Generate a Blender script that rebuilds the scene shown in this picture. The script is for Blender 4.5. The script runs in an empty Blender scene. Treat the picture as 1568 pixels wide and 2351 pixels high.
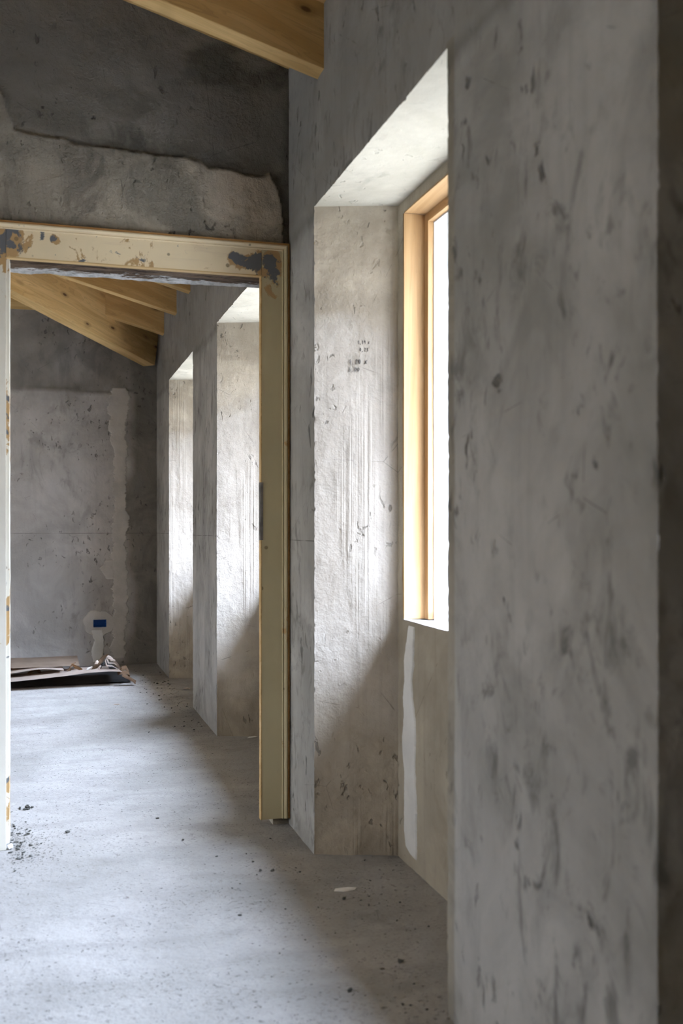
import bpy, bmesh, math, random
import numpy as np
from mathutils import Vector, Matrix, Euler

# ------------------------------------------------------------------ camera
THETA = math.radians(16.59)          # camera yaw away from the wall direction (+Y)
EYE = 1.15
scene = bpy.context.scene
col = scene.collection

cam_d = bpy.data.cameras.new('camera')
cam = bpy.data.objects.new('camera', cam_d)
col.objects.link(cam)
cam.location = (0, 0, EYE)
cam.rotation_euler = (math.radians(90), 0, -THETA)
cam_d.sensor_fit = 'VERTICAL'
cam_d.sensor_height = 36
cam_d.sensor_width = 24
cam_d.lens = 35.0
cam_d.shift_y = 35.5 / 2351
cam_d.clip_start = 0.05
cam_d.dof.use_dof = True
cam_d.dof.focus_distance = 5.2
cam_d.dof.aperture_fstop = 3.2
scene.camera = cam

# ------------------------------------------------------------------ world
SKY = 17.2           # plain sky
BAND = 88.0         # extra brightness of the thin cloud facing the windows
world = bpy.data.worlds.new('overcast_sky')
scene.world = world
world.use_nodes = True
wn = world.node_tree.nodes; wl = world.node_tree.links
wn.clear()
w_out = wn.new('ShaderNodeOutputWorld'); w_bg = wn.new('ShaderNodeBackground')
w_tc = wn.new('ShaderNodeTexCoord'); w_sep = wn.new('ShaderNodeSeparateXYZ'); w_r = wn.new('ShaderNodeValToRGB')
wl.new(w_tc.outputs['Generated'], w_sep.inputs[0]); wl.new(w_sep.outputs['Z'], w_r.inputs[0])
# thin cloud that is brightest on the side of the windows
def w_math(op, a, b):
    n = wn.new('ShaderNodeMath'); n.operation = op
    for i, v in enumerate((a, b)):
        if isinstance(v, (int, float)): n.inputs[i].default_value = v
        else: wl.new(v, n.inputs[i])
    return n.outputs[0]
def w_range(v, a, b):
    n = wn.new('ShaderNodeMapRange'); n.interpolation_type = 'SMOOTHSTEP'
    n.inputs[1].default_value = a; n.inputs[2].default_value = b; wl.new(v, n.inputs[0]); return n.outputs[0]
w_up = w_math('ADD', 0.06, w_range(w_sep.outputs['Z'], 0.38, 0.62))
w_dn = w_range(w_sep.outputs['Z'], 0.95, 0.78)
w_sd = w_range(w_sep.outputs['X'], -0.20, 0.25)
w_band = w_math('MULTIPLY', w_math('MULTIPLY', w_up, w_dn), w_sd)
w_str = w_math('ADD', w_math('MULTIPLY', w_band, BAND), SKY)
w_tint = wn.new('ShaderNodeMix'); w_tint.data_type = 'RGBA'; w_tint.blend_type = 'MULTIPLY'
w_tint.inputs[7].default_value = (1.15, 1.03, 0.88, 1)          # warmer cloud away from the window side
wl.new(w_range(w_sep.outputs['X'], 0.15, -0.35), w_tint.inputs[0]); wl.new(w_r.outputs[0], w_tint.inputs[6])
wl.new(w_tint.outputs[2], w_bg.inputs[0]); wl.new(w_bg.outputs[0], w_out.inputs[0])
wl.new(w_str, w_bg.inputs[1])
e = w_r.color_ramp.elements
e[0].position = 0.0; e[0].color = (0.50, 0.52, 0.54, 1)
e[1].position = 1.0; e[1].color = (0.64, 0.77, 1.02, 1)
m = w_r.color_ramp.elements.new(0.35); m.color = (0.68, 0.80, 1.02, 1)

def portal(name, loc, size_y, size_z, face_x):
    d = bpy.data.lights.new(name, 'AREA'); d.shape = 'RECTANGLE'; d.size = size_z; d.size_y = size_y
    d.cycles.is_portal = True
    o = bpy.data.objects.new(name, d); col.objects.link(o); o.location = loc
    o.rotation_euler = (0, math.radians(90 if face_x < 0 else -90), 0)   # emits towards face_x
    return o

scene.view_settings.view_transform = 'Standard'
scene.view_settings.look = 'None'
scene.view_settings.exposure = 0.0
scene.view_settings.gamma = 1.0
scene.view_settings.use_curve_mapping = False
scene.cycles.max_bounces = 5
scene.cycles.use_adaptive_sampling = True
scene.cycles.adaptive_threshold = 0.12
scene.cycles.adaptive_min_samples = 16
scene.cycles.diffuse_bounces = 5
scene.cycles.glossy_bounces = 2
scene.cycles.caustics_reflective = False
scene.cycles.caustics_refractive = False
scene.cycles.use_denoising = True
scene.cycles.sample_clamp_indirect = 8.0

# ------------------------------------------------------------------ dimensions
X0 = 0.908      # inner face of the window wall
X1 = 1.185      # back plane of the niches
XO = 1.52       # outer face
XL = -4.2       # left wall
YB = 8.53       # back wall
YD = 3.765      # near face of the partition
YD2 = 3.95
YF = -1.6       # wall behind the camera
SOF = 2.277     # niche soffit
SILL = 0.833
HEAD = 2.237
EAVE = 2.93     # underside of the roof boards at the wall
SL = 0.275
SPL = 0.095
NICHES = [(2.172, 3.38, True), (4.17, 5.45, True), (6.376, 7.655, True), (0.10, 1.335, False)]

def ang(px):
    return THETA + math.atan((px - 784) / 2286.0)
def on_y(px, py, Y):                 # a point of the plane Y=const from a measured direction
    X = Y * math.tan(ang(px)); zc = X * math.sin(THETA) + Y * math.cos(THETA)
    return X, EYE + (1211 - py) * zc / 2286.0
def on_floor(px, py, z=0.0):
    zc = (EYE - z) * 2286 / (py - 1211); xc = (px - 784) / 2286 * zc
    return xc * math.cos(THETA) + zc * math.sin(THETA), -xc * math.sin(THETA) + zc * math.cos(THETA)
def on_x(px, py, X):
    Y = X / math.tan(ang(px)); zc = X * math.sin(THETA) + Y * math.cos(THETA)
    return Y, EYE + (1211 - py) * zc / 2286.0

# ------------------------------------------------------------------ numeric noise
def _hash(ix, iy, iz, seed):
    h = (ix * 374761393 + iy * 668265263 + iz * 2147483647 + seed * 1274126177) & 0xFFFFFFFF
    h = ((h ^ (h >> 13)) * 1274126177) & 0xFFFFFFFF
    h = (h ^ (h >> 16)) & 0xFFFFFFFF
    return h.astype(np.float64) / 4294967295.0 * 2 - 1
def vnoise(P, scale=1.0, seed=0):
    Q = np.asarray(P, dtype=np.float64) * scale + 1000.0
    I = np.floor(Q).astype(np.int64); F = Q - I; F = F * F * (3 - 2 * F)
    r = 0
    for dx in (0, 1):
        for dy in (0, 1):
            for dz in (0, 1):
                w = (F[:, 0] if dx else 1 - F[:, 0]) * (F[:, 1] if dy else 1 - F[:, 1]) * (F[:, 2] if dz else 1 - F[:, 2])
                r = r + w * _hash(I[:, 0] + dx, I[:, 1] + dy, I[:, 2] + dz, seed)
    return r
def fbm(P, scale=1.0, seed=0, octv=4, rough=0.5):
    a = 1.0; r = 0; s = scale; t = 0
    for k in range(octv):
        r = r + a * vnoise(P, s, seed + k * 17); t += a; a *= rough; s *= 2.03
    return r / t
def rough_shift(P, amp=0.0022):
    out = np.empty_like(P)
    d = np.full(len(P), 9.0)
    for (ya, yb, _) in NICHES:
        dx = P[:, 0] - X0
        inside = P[:, 2] < SOF + 0.01
        for yy in (ya, yb): d = np.where(inside, np.minimum(d, np.hypot(dx, P[:, 1] - yy)), d)
        d = np.where((P[:, 1] > ya - .01) & (P[:, 1] < yb + .01), np.minimum(d, np.hypot(dx, P[:, 2] - SOF)), d)
    chip = np.exp(-d / 0.010) * np.clip(fbm(P, 47.0, 401, 5, 0.8) * 3.2 - 0.55, -0.12, 1) * 0.0050
    for k in range(3):
        out[:, k] = (fbm(P, 5.0, 11 + k * 5, 3) * 1.0 + 0.45 * fbm(P, 38.0, 71 + k * 5, 2)) * amp
    out[:, 0] += chip
    return out

# ------------------------------------------------------------------ materials
def new_mat(name):
    mt = bpy.data.materials.new(name); mt.use_nodes = True
    nt = mt.node_tree; nt.nodes.clear()
    out = nt.nodes.new('ShaderNodeOutputMaterial'); b = nt.nodes.new('ShaderNodeBsdfPrincipled')
    nt.links.new(b.outputs[0], out.inputs[0])
    b.inputs['Specular IOR Level'].default_value = 0.25
    return mt, nt, b
class NB:
    """small helper that writes shader nodes"""
    def __init__(s, nt):
        s.nt = nt; s.N = nt.nodes; s.L = nt.links; s.tc = s.N.new('ShaderNodeTexCoord')
    def map(s, scale=(1, 1, 1), loc=(0, 0, 0), rot=(0, 0, 0), src=None):
        m = s.N.new('ShaderNodeMapping'); m.inputs['Scale'].default_value = scale
        m.inputs['Location'].default_value = loc; m.inputs['Rotation'].default_value = rot
        s.L.new(src or s.tc.outputs['Object'], m.inputs['Vector']); return m.outputs[0]
    def noise(s, scale, detail=4, rough=0.5, vec=None, dist=0.0):
        n = s.N.new('ShaderNodeTexNoise'); n.inputs['Scale'].default_value = scale
        n.inputs['Detail'].default_value = detail; n.inputs['Roughness'].default_value = rough
        n.inputs['Distortion'].default_value = dist
        s.L.new(vec or s.tc.outputs['Object'], n.inputs['Vector']); return n.outputs['Fac']
    def voro(s, scale, vec=None, feature='F1', rnd=1.0):
        n = s.N.new('ShaderNodeTexVoronoi'); n.feature = feature; n.inputs['Scale'].default_value = scale
        n.inputs['Randomness'].default_value = rnd
        s.L.new(vec or s.tc.outputs['Object'], n.inputs['Vector']); return n.outputs['Distance']
    def ramp(s, fac, *stops):
        r = s.N.new('ShaderNodeMapRange'); r.inputs[1].default_value = stops[0]; r.inputs[2].default_value = stops[1]
        r.inputs[3].default_value = stops[2] if len(stops) > 2 else 0; r.inputs[4].default_value = stops[3] if len(stops) > 3 else 1
        r.interpolation_type = 'SMOOTHSTEP'
        s.L.new(fac, r.inputs[0]); return r.outputs[0]
    def math(s, op, a, b=None):
        m = s.N.new('ShaderNodeMath'); m.operation = op
        for i, v in enumerate((a, b)):
            if v is None: continue
            if isinstance(v, (int, float)): m.inputs[i].default_value = v
            else: s.L.new(v, m.inputs[i])
        return m.outputs[0]
    def mix(s, fac, a, b, mode='MIX'):
        m = s.N.new('ShaderNodeMix'); m.data_type = 'RGBA'; m.blend_type = mode
        for i, v in ((0, fac), (6, a), (7, b)):
            if isinstance(v, (int, float)): m.inputs[i].default_value = v
            elif isinstance(v, tuple): m.inputs[i].default_value = (*v, 1) if len(v) == 3 else v
            else: s.L.new(v, m.inputs[i])
        return m.outputs[2]
    def attr(s, name):
        a = s.N.new('ShaderNodeAttribute'); a.attribute_name = name; return a.outputs['Fac']
    def xyz(s):
        x = s.N.new('ShaderNodeSeparateXYZ'); s.L.new(s.tc.outputs['Object'], x.inputs[0]); return x.outputs
    def bump(s, h, strength, dist, prev=None):
        b = s.N.new('ShaderNodeBump'); b.inputs['Strength'].default_value = strength; b.inputs['Distance'].default_value = dist
        s.L.new(h, b.inputs['Height'])
        if prev is not None: s.L.new(prev, b.inputs['Normal'])
        return b.outputs[0]

def concrete(name, dark, light, alt=None, streak=0.25, smudge=0.35, smudge_scale=7.0, pits=0.5, pit_scale=22.0,
             grooves=0.0, bump=0.5, level=False, joint=False, rough=0.9, tilt=0.0, gaxis='Y', fleck=0.0, spots=0.0):
    mt, nt, b = new_mat(name); g = NB(nt)
    big = g.noise(1.6, 6, 0.62, dist=0.6)
    c = g.mix(g.ramp(big, 0.33, 0.68), dark, light)
    mid = g.noise(6.5, 8, 0.6, vec=g.map((1, 1, 0.55)))
    c = g.mix(g.ramp(mid, 0.40, 0.74, 0, 0.45), c, tuple(v * 0.72 for v in light))
    if alt is not None:
        am = g.attr('mask')
        c2 = g.mix(g.ramp(g.noise(3.1, 7, 0.62, dist=1.0), 0.36, 0.66), alt[0], alt[1])
        c = g.mix(am, c, c2)
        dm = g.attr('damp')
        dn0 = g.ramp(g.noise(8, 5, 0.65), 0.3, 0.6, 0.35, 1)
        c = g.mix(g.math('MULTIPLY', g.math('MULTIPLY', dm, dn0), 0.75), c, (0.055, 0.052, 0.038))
    st = g.noise(1.0, 4, 0.6, vec=g.map((26, 26, 1.3)))
    if streak > 0:
        c = g.mix(g.ramp(st, 0.5, 0.8, 0, streak), c, tuple(v * 0.5 for v in dark))
    if smudge > 0:
        sm = g.noise(smudge_scale, 5, 0.65, vec=g.map((1, 1, 0.5), rot=(tilt, 0, 0)), dist=0.8)
        gate = g.ramp(g.noise(1.9, 2, 0.5, vec=g.map(loc=(3.3, 7.1, 1.2))), 0.42, 0.62)
        c = g.mix(g.math('MULTIPLY', g.ramp(sm, 0.51, 0.67, 0, smudge), gate), c, tuple(v * 0.38 for v in dark))
    pn = g.noise(pit_scale, 3, 0.6, vec=g.map((1, 1, 0.6), loc=(2, 5, 9)), dist=0.5)
    pg = g.ramp(g.noise(3.4, 3, 0.6, vec=g.map(loc=(8, 1, 4))), 0.47, 0.62)
    pm = g.math('MULTIPLY', g.ramp(pn, 0.61, 0.68), pg)
    c = g.mix(g.math('MULTIPLY', pm, pits), c, tuple(v * 0.25 for v in dark))
    if spots > 0:
        s1 = g.noise(19, 4, 0.6, vec=g.map((1, 1, 0.6), loc=(12, 3, 5), rot=(0.3, 0, 0)), dist=0.6)
        s2 = g.ramp(g.noise(2.6, 4, 0.65, vec=g.map(loc=(5, 9, 2))), 0.38, 0.64, 0.1, 1)
        c = g.mix(g.math('MULTIPLY', g.ramp(s1, 0.56, 0.72, 0, spots), s2), c, tuple(v * 0.40 for v in dark))
        wash = g.noise(4.2, 6, 0.6, vec=g.map((1, 1, 0.7), loc=(1, 6, 4), rot=(0.5, 0, 0)), dist=1.0)
        c = g.mix(g.ramp(wash, 0.48, 0.68, 0, 0.35), c, tuple(v * 0.62 for v in dark))
    # fine hairline marks
    sc = g.voro(2.3, vec=g.map((1, 1, 1), rot=(0.4, 0.7, 0.2)), feature='DISTANCE_TO_EDGE')
    dn = g.noise(9, 4, 0.6)
    hl = g.math('MULTIPLY', g.ramp(sc, 0.0, 0.0035, 1, 0), g.ramp(dn, 0.52, 0.60))
    c = g.mix(g.math('MULTIPLY', hl, 0.6), c, tuple(v * 0.3 for v in dark))
    if fleck > 0:
        fv = g.noise(1.0, 2, 0.6, vec=g.map((26, 95, 10), rot=(0, 0, 0.12)))
        fg = g.ramp(g.noise(2.2, 3, 0.6), 0.35, 0.7, 0.25, 1)
        c = g.mix(g.math('MULTIPLY', g.ramp(fv, 0.66, 0.74, 0, fleck), fg), c, (0.05, 0.045, 0.04))
        f2 = g.noise(1.0, 4, 0.75, vec=g.map((70, 150, 10), rot=(0, 0, -0.1)))
        g2 = g.ramp(g.noise(5, 4, 0.6, vec=g.map((1, 2.2, 1))), 0.38, 0.68, 0.15, 1)
        c = g.mix(g.math('MULTIPLY', g.ramp(f2, 0.54, 0.63, 0, fleck), g2), c, (0.09, 0.08, 0.07))
        sw = g.noise(1.0, 5, 0.6, vec=g.map((2.2, 6.5, 1), rot=(0, 0, 0.25)), dist=0.7)
        c = g.mix(g.ramp(sw, 0.45, 0.72, 0, 0.35), c, tuple(v * 0.6 for v in dark))
    X, Y, Z = g.xyz()
    if level:   # pencilled level line one metre above the finished floor
        d = g.math('ABSOLUTE', g.math('SUBTRACT', Z, 1.102))
        on = g.math('MULTIPLY', g.ramp(d, 0.0008, 0.0022, 1, 0), g.ramp(g.noise(3.0, 3, 0.7, vec=g.map((1, 1, 0.0))), 0.36, 0.5, 0.15, 0.9))
        on = g.math('MULTIPLY', on, g.ramp(Y, 2.6, 2.7))
        c = g.mix(on, c, (0.06, 0.055, 0.05))
    if joint:   # pour joint of the ring beam
        wob = g.math('ADD', Z, g.math('MULTIPLY', g.math('SUBTRACT', g.noise(5, 5, 0.6), 0.5), 0.10))
        c = g.mix(g.ramp(wob, SOF - 0.03, SOF + 0.03, 0, 0.42), c, (0.17, 0.155, 0.14))
        d = g.math('ABSOLUTE', g.math('SUBTRACT', wob, SOF - 0.03))
        c = g.mix(g.ramp(d, 0.0, 0.05, 0.42, 0), c, (0.07, 0.065, 0.055))
    nt.links.new(c, b.inputs['Base Color'])
    b.inputs['Roughness'].default_value = rough
    fine = g.noise(170, 3, 0.7); medn = g.noise(24, 7, 0.65)
    n = g.bump(medn, bump, 0.010)
    n = g.bump(fine, bump, 0.0022, n)
    n = g.bump(g.math('MULTIPLY', pm, -1.0), 0.8, 0.006, n)
    n = g.bump(st, 0.12, 0.004, n)
    if grooves > 0:
        gv = g.noise(1.0, 2, 0.5, vec=g.map((95, 95, 0.8)))
        gm = g.ramp(g.noise(1.0, 3, 0.5, vec=g.map((7, 7, 1.0))), 0.48, 0.66)
        gh = g.math('MULTIPLY', gv, gm)
        n = g.bump(gh, grooves, 0.008, n)
    nt.links.new(n, b.inputs['Normal'])
    return mt

def wood(name, base, lite,  knot=(0.10, 0.045, 0.015), grain=0.35, knots=0.9, scale=1.0, seed=0.0):
    """planed softwood; the grain runs along local X"""
    mt, nt, b = new_mat(name); g = NB(nt)
    v = g.map((1.1 * scale, 13 * scale, 13 * scale), loc=(seed, seed * 2, 0))
    big = g.noise(1.0, 3, 0.5, vec=v, dist=1.2)
    rings = g.math('FRACT', g.math('MULTIPLY', big, 9.0))
    line = g.ramp(rings, 0.72, 1.0)
    c = g.mix(g.ramp(big, 0.3, 0.7), base, lite)
    c = g.mix(g.math('MULTIPLY', line, grain), c, tuple(x * 0.62 for x in base))
    fib = g.noise(1.0, 3, 0.6, vec=g.map((6, 240, 240)))
    c = g.mix(g.ramp(fib, 0.35, 0.75, 0, 0.16), c, tuple(x * 0.6 for x in base))
    kv = g.voro(1.0, vec=g.map((4.2 * scale, 0.6 * scale, 9.0 * scale), loc=(seed + 0.4, 0.3, 0.7)))
    gate = 0.115
    c = g.mix(g.ramp(kv, gate, gate * 2.2, 0.55 * knots, 0), c, tuple(x * 0.55 for x in base))
    c = g.mix(g.ramp(kv, gate * 0.5, gate, knots, 0), c, knot)
    nt.links.new(c, b.inputs['Base Color']); b.inputs['Roughness'].default_value = 0.62
    n = g.bump(fib, 0.15, 0.001); n = g.bump(line, 0.12, 0.001, n)
    nt.links.new(n, b.inputs['Normal'])
    return mt

def painted_wood(name, paint, worn=0.5):
    mt, nt, b = new_mat(name); g = NB(nt)
    wear = g.attr('wear')
    nz = g.noise(9, 6, 0.65, vec=g.map((1, 1, 0.8)), dist=0.7)
    nz2 = g.noise(16, 5, 0.6, vec=g.map(loc=(4, 2, 1)), dist=0.5)
    t = g.math('ADD', nz, g.math('MULTIPLY', wear, 0.22))
    tone = g.noise(2.2, 4, 0.6)
    c = g.mix(g.ramp(tone, 0.35, 0.7), paint, tuple(v * 0.86 for v in paint))
    rub = g.noise(1.0, 4, 0.6, vec=g.map((5, 60, 60)) if name.endswith('head') else g.map((60, 60, 5)))
    c = g.mix(g.ramp(rub, 0.55, 0.8, 0, 0.3), c, (0.50, 0.36, 0.26))
    c = g.mix(g.ramp(t, 0.645, 0.685), c, (0.46, 0.30, 0.14))
    t2 = g.math('ADD', nz2, g.math('MULTIPLY', wear, 0.24))
    c = g.mix(g.ramp(t2, 0.715, 0.76), c, (0.14, 0.145, 0.155))
    spots = g.voro(11, vec=g.map(loc=(1, 2, 3)))
    c = g.mix(g.ramp(spots, 0.07, 0.10, 0.75, 0), c, (0.20, 0.15, 0.08))
    crack = g.noise(1.0, 3, 0.7, vec=g.map((4, 120, 120)) if name.endswith('head') else g.map((120, 120, 4)))
    c = g.mix(g.ramp(crack, 0.73, 0.79, 0, 0.6), c, (0.12, 0.09, 0.06))
    nt.links.new(c, b.inputs['Base Color']); b.inputs['Roughness'].default_value = 0.55
    hh = g.math('SUBTRACT', 0.0, g.ramp(t, 0.655, 0.672))
    n = g.bump(hh, 0.5, 0.0015); n = g.bump(nz, 0.2, 0.003, n)
    nt.links.new(n, b.inputs['Normal'])
    return mt

def plain(name, colr, rough=0.8, var=0.15, scale=8, bump=0.2, metallic=0.0):
    mt, nt, b = new_mat(name); g = NB(nt)
    nz = g.noise(scale, 6, 0.6)
    c = g.mix(g.ramp(nz, 0.35, 0.7), colr, tuple(v * (1 - var) for v in colr))
    nt.links.new(c, b.inputs['Base Color']); b.inputs['Roughness'].default_value = rough
    b.inputs['Metallic'].default_value = metallic
    if bump: nt.links.new(g.bump(g.noise(scale * 9, 4, 0.6), bump, 0.003), b.inputs['Normal'])
    return mt

M = {}
M['wall'] = concrete('window_wall_plaster', alt=((0.25, 0.225, 0.18), (0.36, 0.325, 0.26)), *((0.295, 0.286, 0.266), (0.475, 0.463, 0.438)), streak=0.2, smudge=0.7, smudge_scale=11, spots=0.85,
                     pits=0.8, pit_scale=17, level=True, joint=True, tilt=0.35, bump=0.35)
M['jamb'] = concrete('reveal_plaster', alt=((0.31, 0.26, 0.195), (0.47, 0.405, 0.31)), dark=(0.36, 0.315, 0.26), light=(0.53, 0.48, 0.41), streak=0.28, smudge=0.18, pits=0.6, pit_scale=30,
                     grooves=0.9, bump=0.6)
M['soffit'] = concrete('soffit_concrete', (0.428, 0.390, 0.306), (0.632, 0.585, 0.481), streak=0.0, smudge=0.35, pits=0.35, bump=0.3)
M['apron'] = concrete('apron_plaster', (0.275, 0.234, 0.179), (0.428, 0.380, 0.298), streak=0.25, smudge=0.3, pits=0.6, bump=0.4)
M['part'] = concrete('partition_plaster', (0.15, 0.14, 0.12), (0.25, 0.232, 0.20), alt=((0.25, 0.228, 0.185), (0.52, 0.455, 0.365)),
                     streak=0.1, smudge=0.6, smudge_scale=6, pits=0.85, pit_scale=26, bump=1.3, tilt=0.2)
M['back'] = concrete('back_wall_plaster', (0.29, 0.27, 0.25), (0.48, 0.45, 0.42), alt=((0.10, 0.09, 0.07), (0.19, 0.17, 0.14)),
                     streak=0.12, smudge=0.4, smudge_scale=6, pits=0.7, pit_scale=34, bump=0.55, level=True)
M['floor'] = concrete('floor_screed', (0.285, 0.272, 0.255), (0.385, 0.37, 0.35), streak=0.0, smudge=0.22, smudge_scale=4, pits=0.5,
                      pit_scale=60, bump=0.6, fleck=0.75)
M['plain_wall'] = concrete('rear_wall_plaster', (0.326, 0.292, 0.236), (0.459, 0.419, 0.350), bump=0.3)
M['outer'] = plain('white_render', (0.60, 0.59, 0.58), 0.9, 0.10, 20, 0.4)
M['patch'] = plain('fresh_patching_plaster', (0.50, 0.47, 0.43), 0.9, 0.18, 7, 0.5)
M['patch_light'] = plain('pale_patching_plaster', (0.66, 0.65, 0.62), 0.9, 0.12, 7, 0.4)
M['beam'] = wood('spruce_beam', (0.56, 0.35, 0.13), (0.74, 0.50, 0.22))
M['beam_b'] = wood('spruce_hip', (0.56, 0.35, 0.13), (0.74, 0.50, 0.22), seed=3.7)
M['boards'] = wood('spruce_boards', (0.50, 0.31, 0.11), (0.66, 0.44, 0.19), seed=1.3)
M['frame'] = wood('larch_frame', (0.38, 0.222, 0.098), (0.50, 0.32, 0.155), knots=0.5, grain=0.2, seed=5.1)
M['raw'] = wood('bare_edge', (0.36, 0.18, 0.06), (0.50, 0.29, 0.11), knots=0.2)
M['rawlight'] = wood('bare_pale_edge', (0.50, 0.33, 0.14), (0.66, 0.47, 0.24), knots=0.1)
M['paint_side'] = painted_wood('cream_paint_side', (0.58, 0.50, 0.31))
M['paint_left'] = painted_wood('white_paint_left', (0.78, 0.74, 0.64))
M['paint_head'] = painted_wood('cream_paint_head', (0.84, 0.70, 0.47))
M['blue'] = plain('blue_plastic', (0.01, 0.09, 0.32), 0.4, 0.1, 8, 0)
M['metal'] = plain('dull_steel', (0.25, 0.24, 0.23), 0.5, 0.4, 40, 0.3, 0.7)
M['card'] = plain('brown_cardboard', (0.40, 0.30, 0.225), 0.85, 0.2, 9, 0.1)
M['card_pale'] = plain('pale_cardboard', (0.56, 0.47, 0.40), 0.85, 0.15, 9, 0.1)
M['card_brown'] = plain('dark_brown_cardboard', (0.24, 0.15, 0.09), 0.85, 0.3, 9, 0.1)
M['card_tan'] = plain('tan_cardboard', (0.46, 0.30, 0.17), 0.85, 0.2, 9, 0.1)
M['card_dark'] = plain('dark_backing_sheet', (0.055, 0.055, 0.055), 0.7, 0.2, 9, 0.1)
M['paper'] = plain('white_paper', (0.72, 0.70, 0.66), 0.85, 0.1, 15, 0.1)
M['crumb'] = plain('mortar_crumb', (0.10, 0.10, 0.09), 0.95, 0.5, 60, 0.3)
M['pencil'] = plain('pencil_lead', (0.12, 0.11, 0.105), 0.7, 0.1, 30, 0)
M['ground'] = plain('outside_ground', (0.30, 0.28, 0.24), 0.95, 0.3, 2, 0.3)

def lintel_material():
    mt, nt, b = new_mat('decayed_lintel'); g = NB(nt)
    X, Y, Z = g.xyz()
    fib = g.noise(1.0, 5, 0.7, vec=g.map((5, 60, 60)))
    c = g.mix(g.ramp(fib, 0.35, 0.65), (0.035, 0.022, 0.014), (0.17, 0.115, 0.075))
    n1 = g.noise(7, 6, 0.7, vec=g.map((1, 3, 3)), dist=0.5)
    t = g.math('ADD', g.math('MULTIPLY', g.math('SUBTRACT', Y, 3.885), 5.0), g.math('SUBTRACT', n1, 0.5))
    pl = g.mix(g.ramp(g.noise(30, 5, 0.7), 0.3, 0.7), (0.34, 0.335, 0.32), (0.66, 0.65, 0.63))
    c = g.mix(g.ramp(t, 0.05, 0.12), c, pl)
    nt.links.new(c, b.inputs['Base Color']); b.inputs['Roughness'].default_value = 0.9
    nt.links.new(g.bump(fib, 1.0, 0.01), b.inputs['Normal'])
    return mt
M['lintel'] = lintel_material()

# ------------------------------------------------------------------ mesh helpers
def tag(o, label=None, cat=None, group=None, kind=None):
    if label: o['label'] = label
    if cat: o['category'] = cat
    if group: o['group'] = group
    if kind: o['kind'] = kind
    return o
def link(o, parent=None):
    col.objects.link(o)
    if parent is not None: o.parent = parent
    return o
def empty(name, loc=(0, 0, 0), rz=0.0):
    o = bpy.data.objects.new(name, None); o.location = loc; o.rotation_euler = (0, 0, rz)
    o.empty_display_size = 0.1
    return link(o)

class PM:
    """collects bilinear grid patches into one mesh"""
    def __init__(s): s.V = []; s.F = []; s.mi = []; s.n = 0; s.mats = []; s.A = {}
    def slot(s, m):
        if m not in s.mats: s.mats.append(m)
        return s.mats.index(m)
    def patch(s, a, b, c, d, res, mat, disp=None, shift=0.0022, mask=None):
        """a-b-c-d counter-clockwise seen from the visible side"""
        a, b, c, d = (np.array(p, float) for p in (a, b, c, d))
        nu = max(1, int(math.ceil(np.linalg.norm(b - a) / res))); nv = max(1, int(math.ceil(np.linalg.norm(d - a) / res)))
        u = np.linspace(0, 1, nu + 1); v = np.linspace(0, 1, nv + 1)
        U, Vv = np.meshgrid(u, v); U = U.ravel()[:, None]; Vv = Vv.ravel()[:, None]
        P = (1 - U) * (1 - Vv) * a + U * (1 - Vv) * b + U * Vv * c + (1 - U) * Vv * d
        mk = mask(P) if mask else np.zeros(len(P))
        Q = P.copy()
        if shift: Q = Q + rough_shift(P, shift)
        if disp:
            nrm = np.cross(b - a, d - a); nrm /= np.linalg.norm(nrm)
            Q = Q + disp(P)[:, None] * nrm
        base = s.n; s.V.append(Q); s.A.setdefault('mask', []).append(mk)
        i = np.arange(nu)[None, :] + (nu + 1) * np.arange(nv)[:, None] + base
        F = np.stack([i, i + 1, i + nu + 2, i + nu + 1], -1).reshape(-1, 4)
        s.F.append(F); s.mi.append(np.full(len(F), s.slot(mat))); s.n += len(Q)
    def box(s, lo, hi, res, mat, shift=0.0, mask=None):
        x0, y0, z0 = lo; x1, y1, z1 = hi
        q = [((x0, y0, z0), (x1, y0, z0), (x1, y0, z1), (x0, y0, z1)), ((x1, y1, z0), (x0, y1, z0), (x0, y1, z1), (x1, y1, z1)),
             ((x0, y1, z0), (x0, y0, z0), (x0, y0, z1), (x0, y1, z1)), ((x1, y0, z0), (x1, y1, z0), (x1, y1, z1), (x1, y0, z1)),
             ((x0, y0, z1), (x1, y0, z1), (x1, y1, z1), (x0, y1, z1)), ((x0, y1, z0), (x1, y1, z0), (x1, y0, z0), (x0, y0, z0))]
        for f in q: s.patch(*f, res, mat, shift=shift, mask=mask)
    def build(s, name, parent=None, smooth=True, attr='mask', damp=None):
        V = np.concatenate(s.V); F = np.concatenate(s.F); mi = np.concatenate(s.mi)
        me = bpy.data.meshes.new(name)
        me.vertices.add(len(V)); me.vertices.foreach_set('co', V.ravel())
        me.loops.add(F.size); me.loops.foreach_set('vertex_index', F.ravel().astype(np.int32))
        me.polygons.add(len(F)); me.polygons.foreach_set('loop_start', np.arange(0, F.size, 4, dtype=np.int32))
        me.polygons.foreach_set('loop_total', np.full(len(F), 4, dtype=np.int32))
        me.polygons.foreach_set('material_index', mi.astype(np.int32))
        me.polygons.foreach_set('use_smooth', np.full(len(F), smooth))
        me.update(calc_edges=True); me.validate()
        at = me.attributes.new(attr, 'FLOAT', 'POINT'); at.data.foreach_set('value', np.concatenate(s.A['mask']))
        if damp:
            at = me.attributes.new('damp', 'FLOAT', 'POINT'); at.data.foreach_set('value', damp(V))
        for m in s.mats: me.materials.append(m)
        return link(bpy.data.objects.new(name, me), parent)

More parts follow.
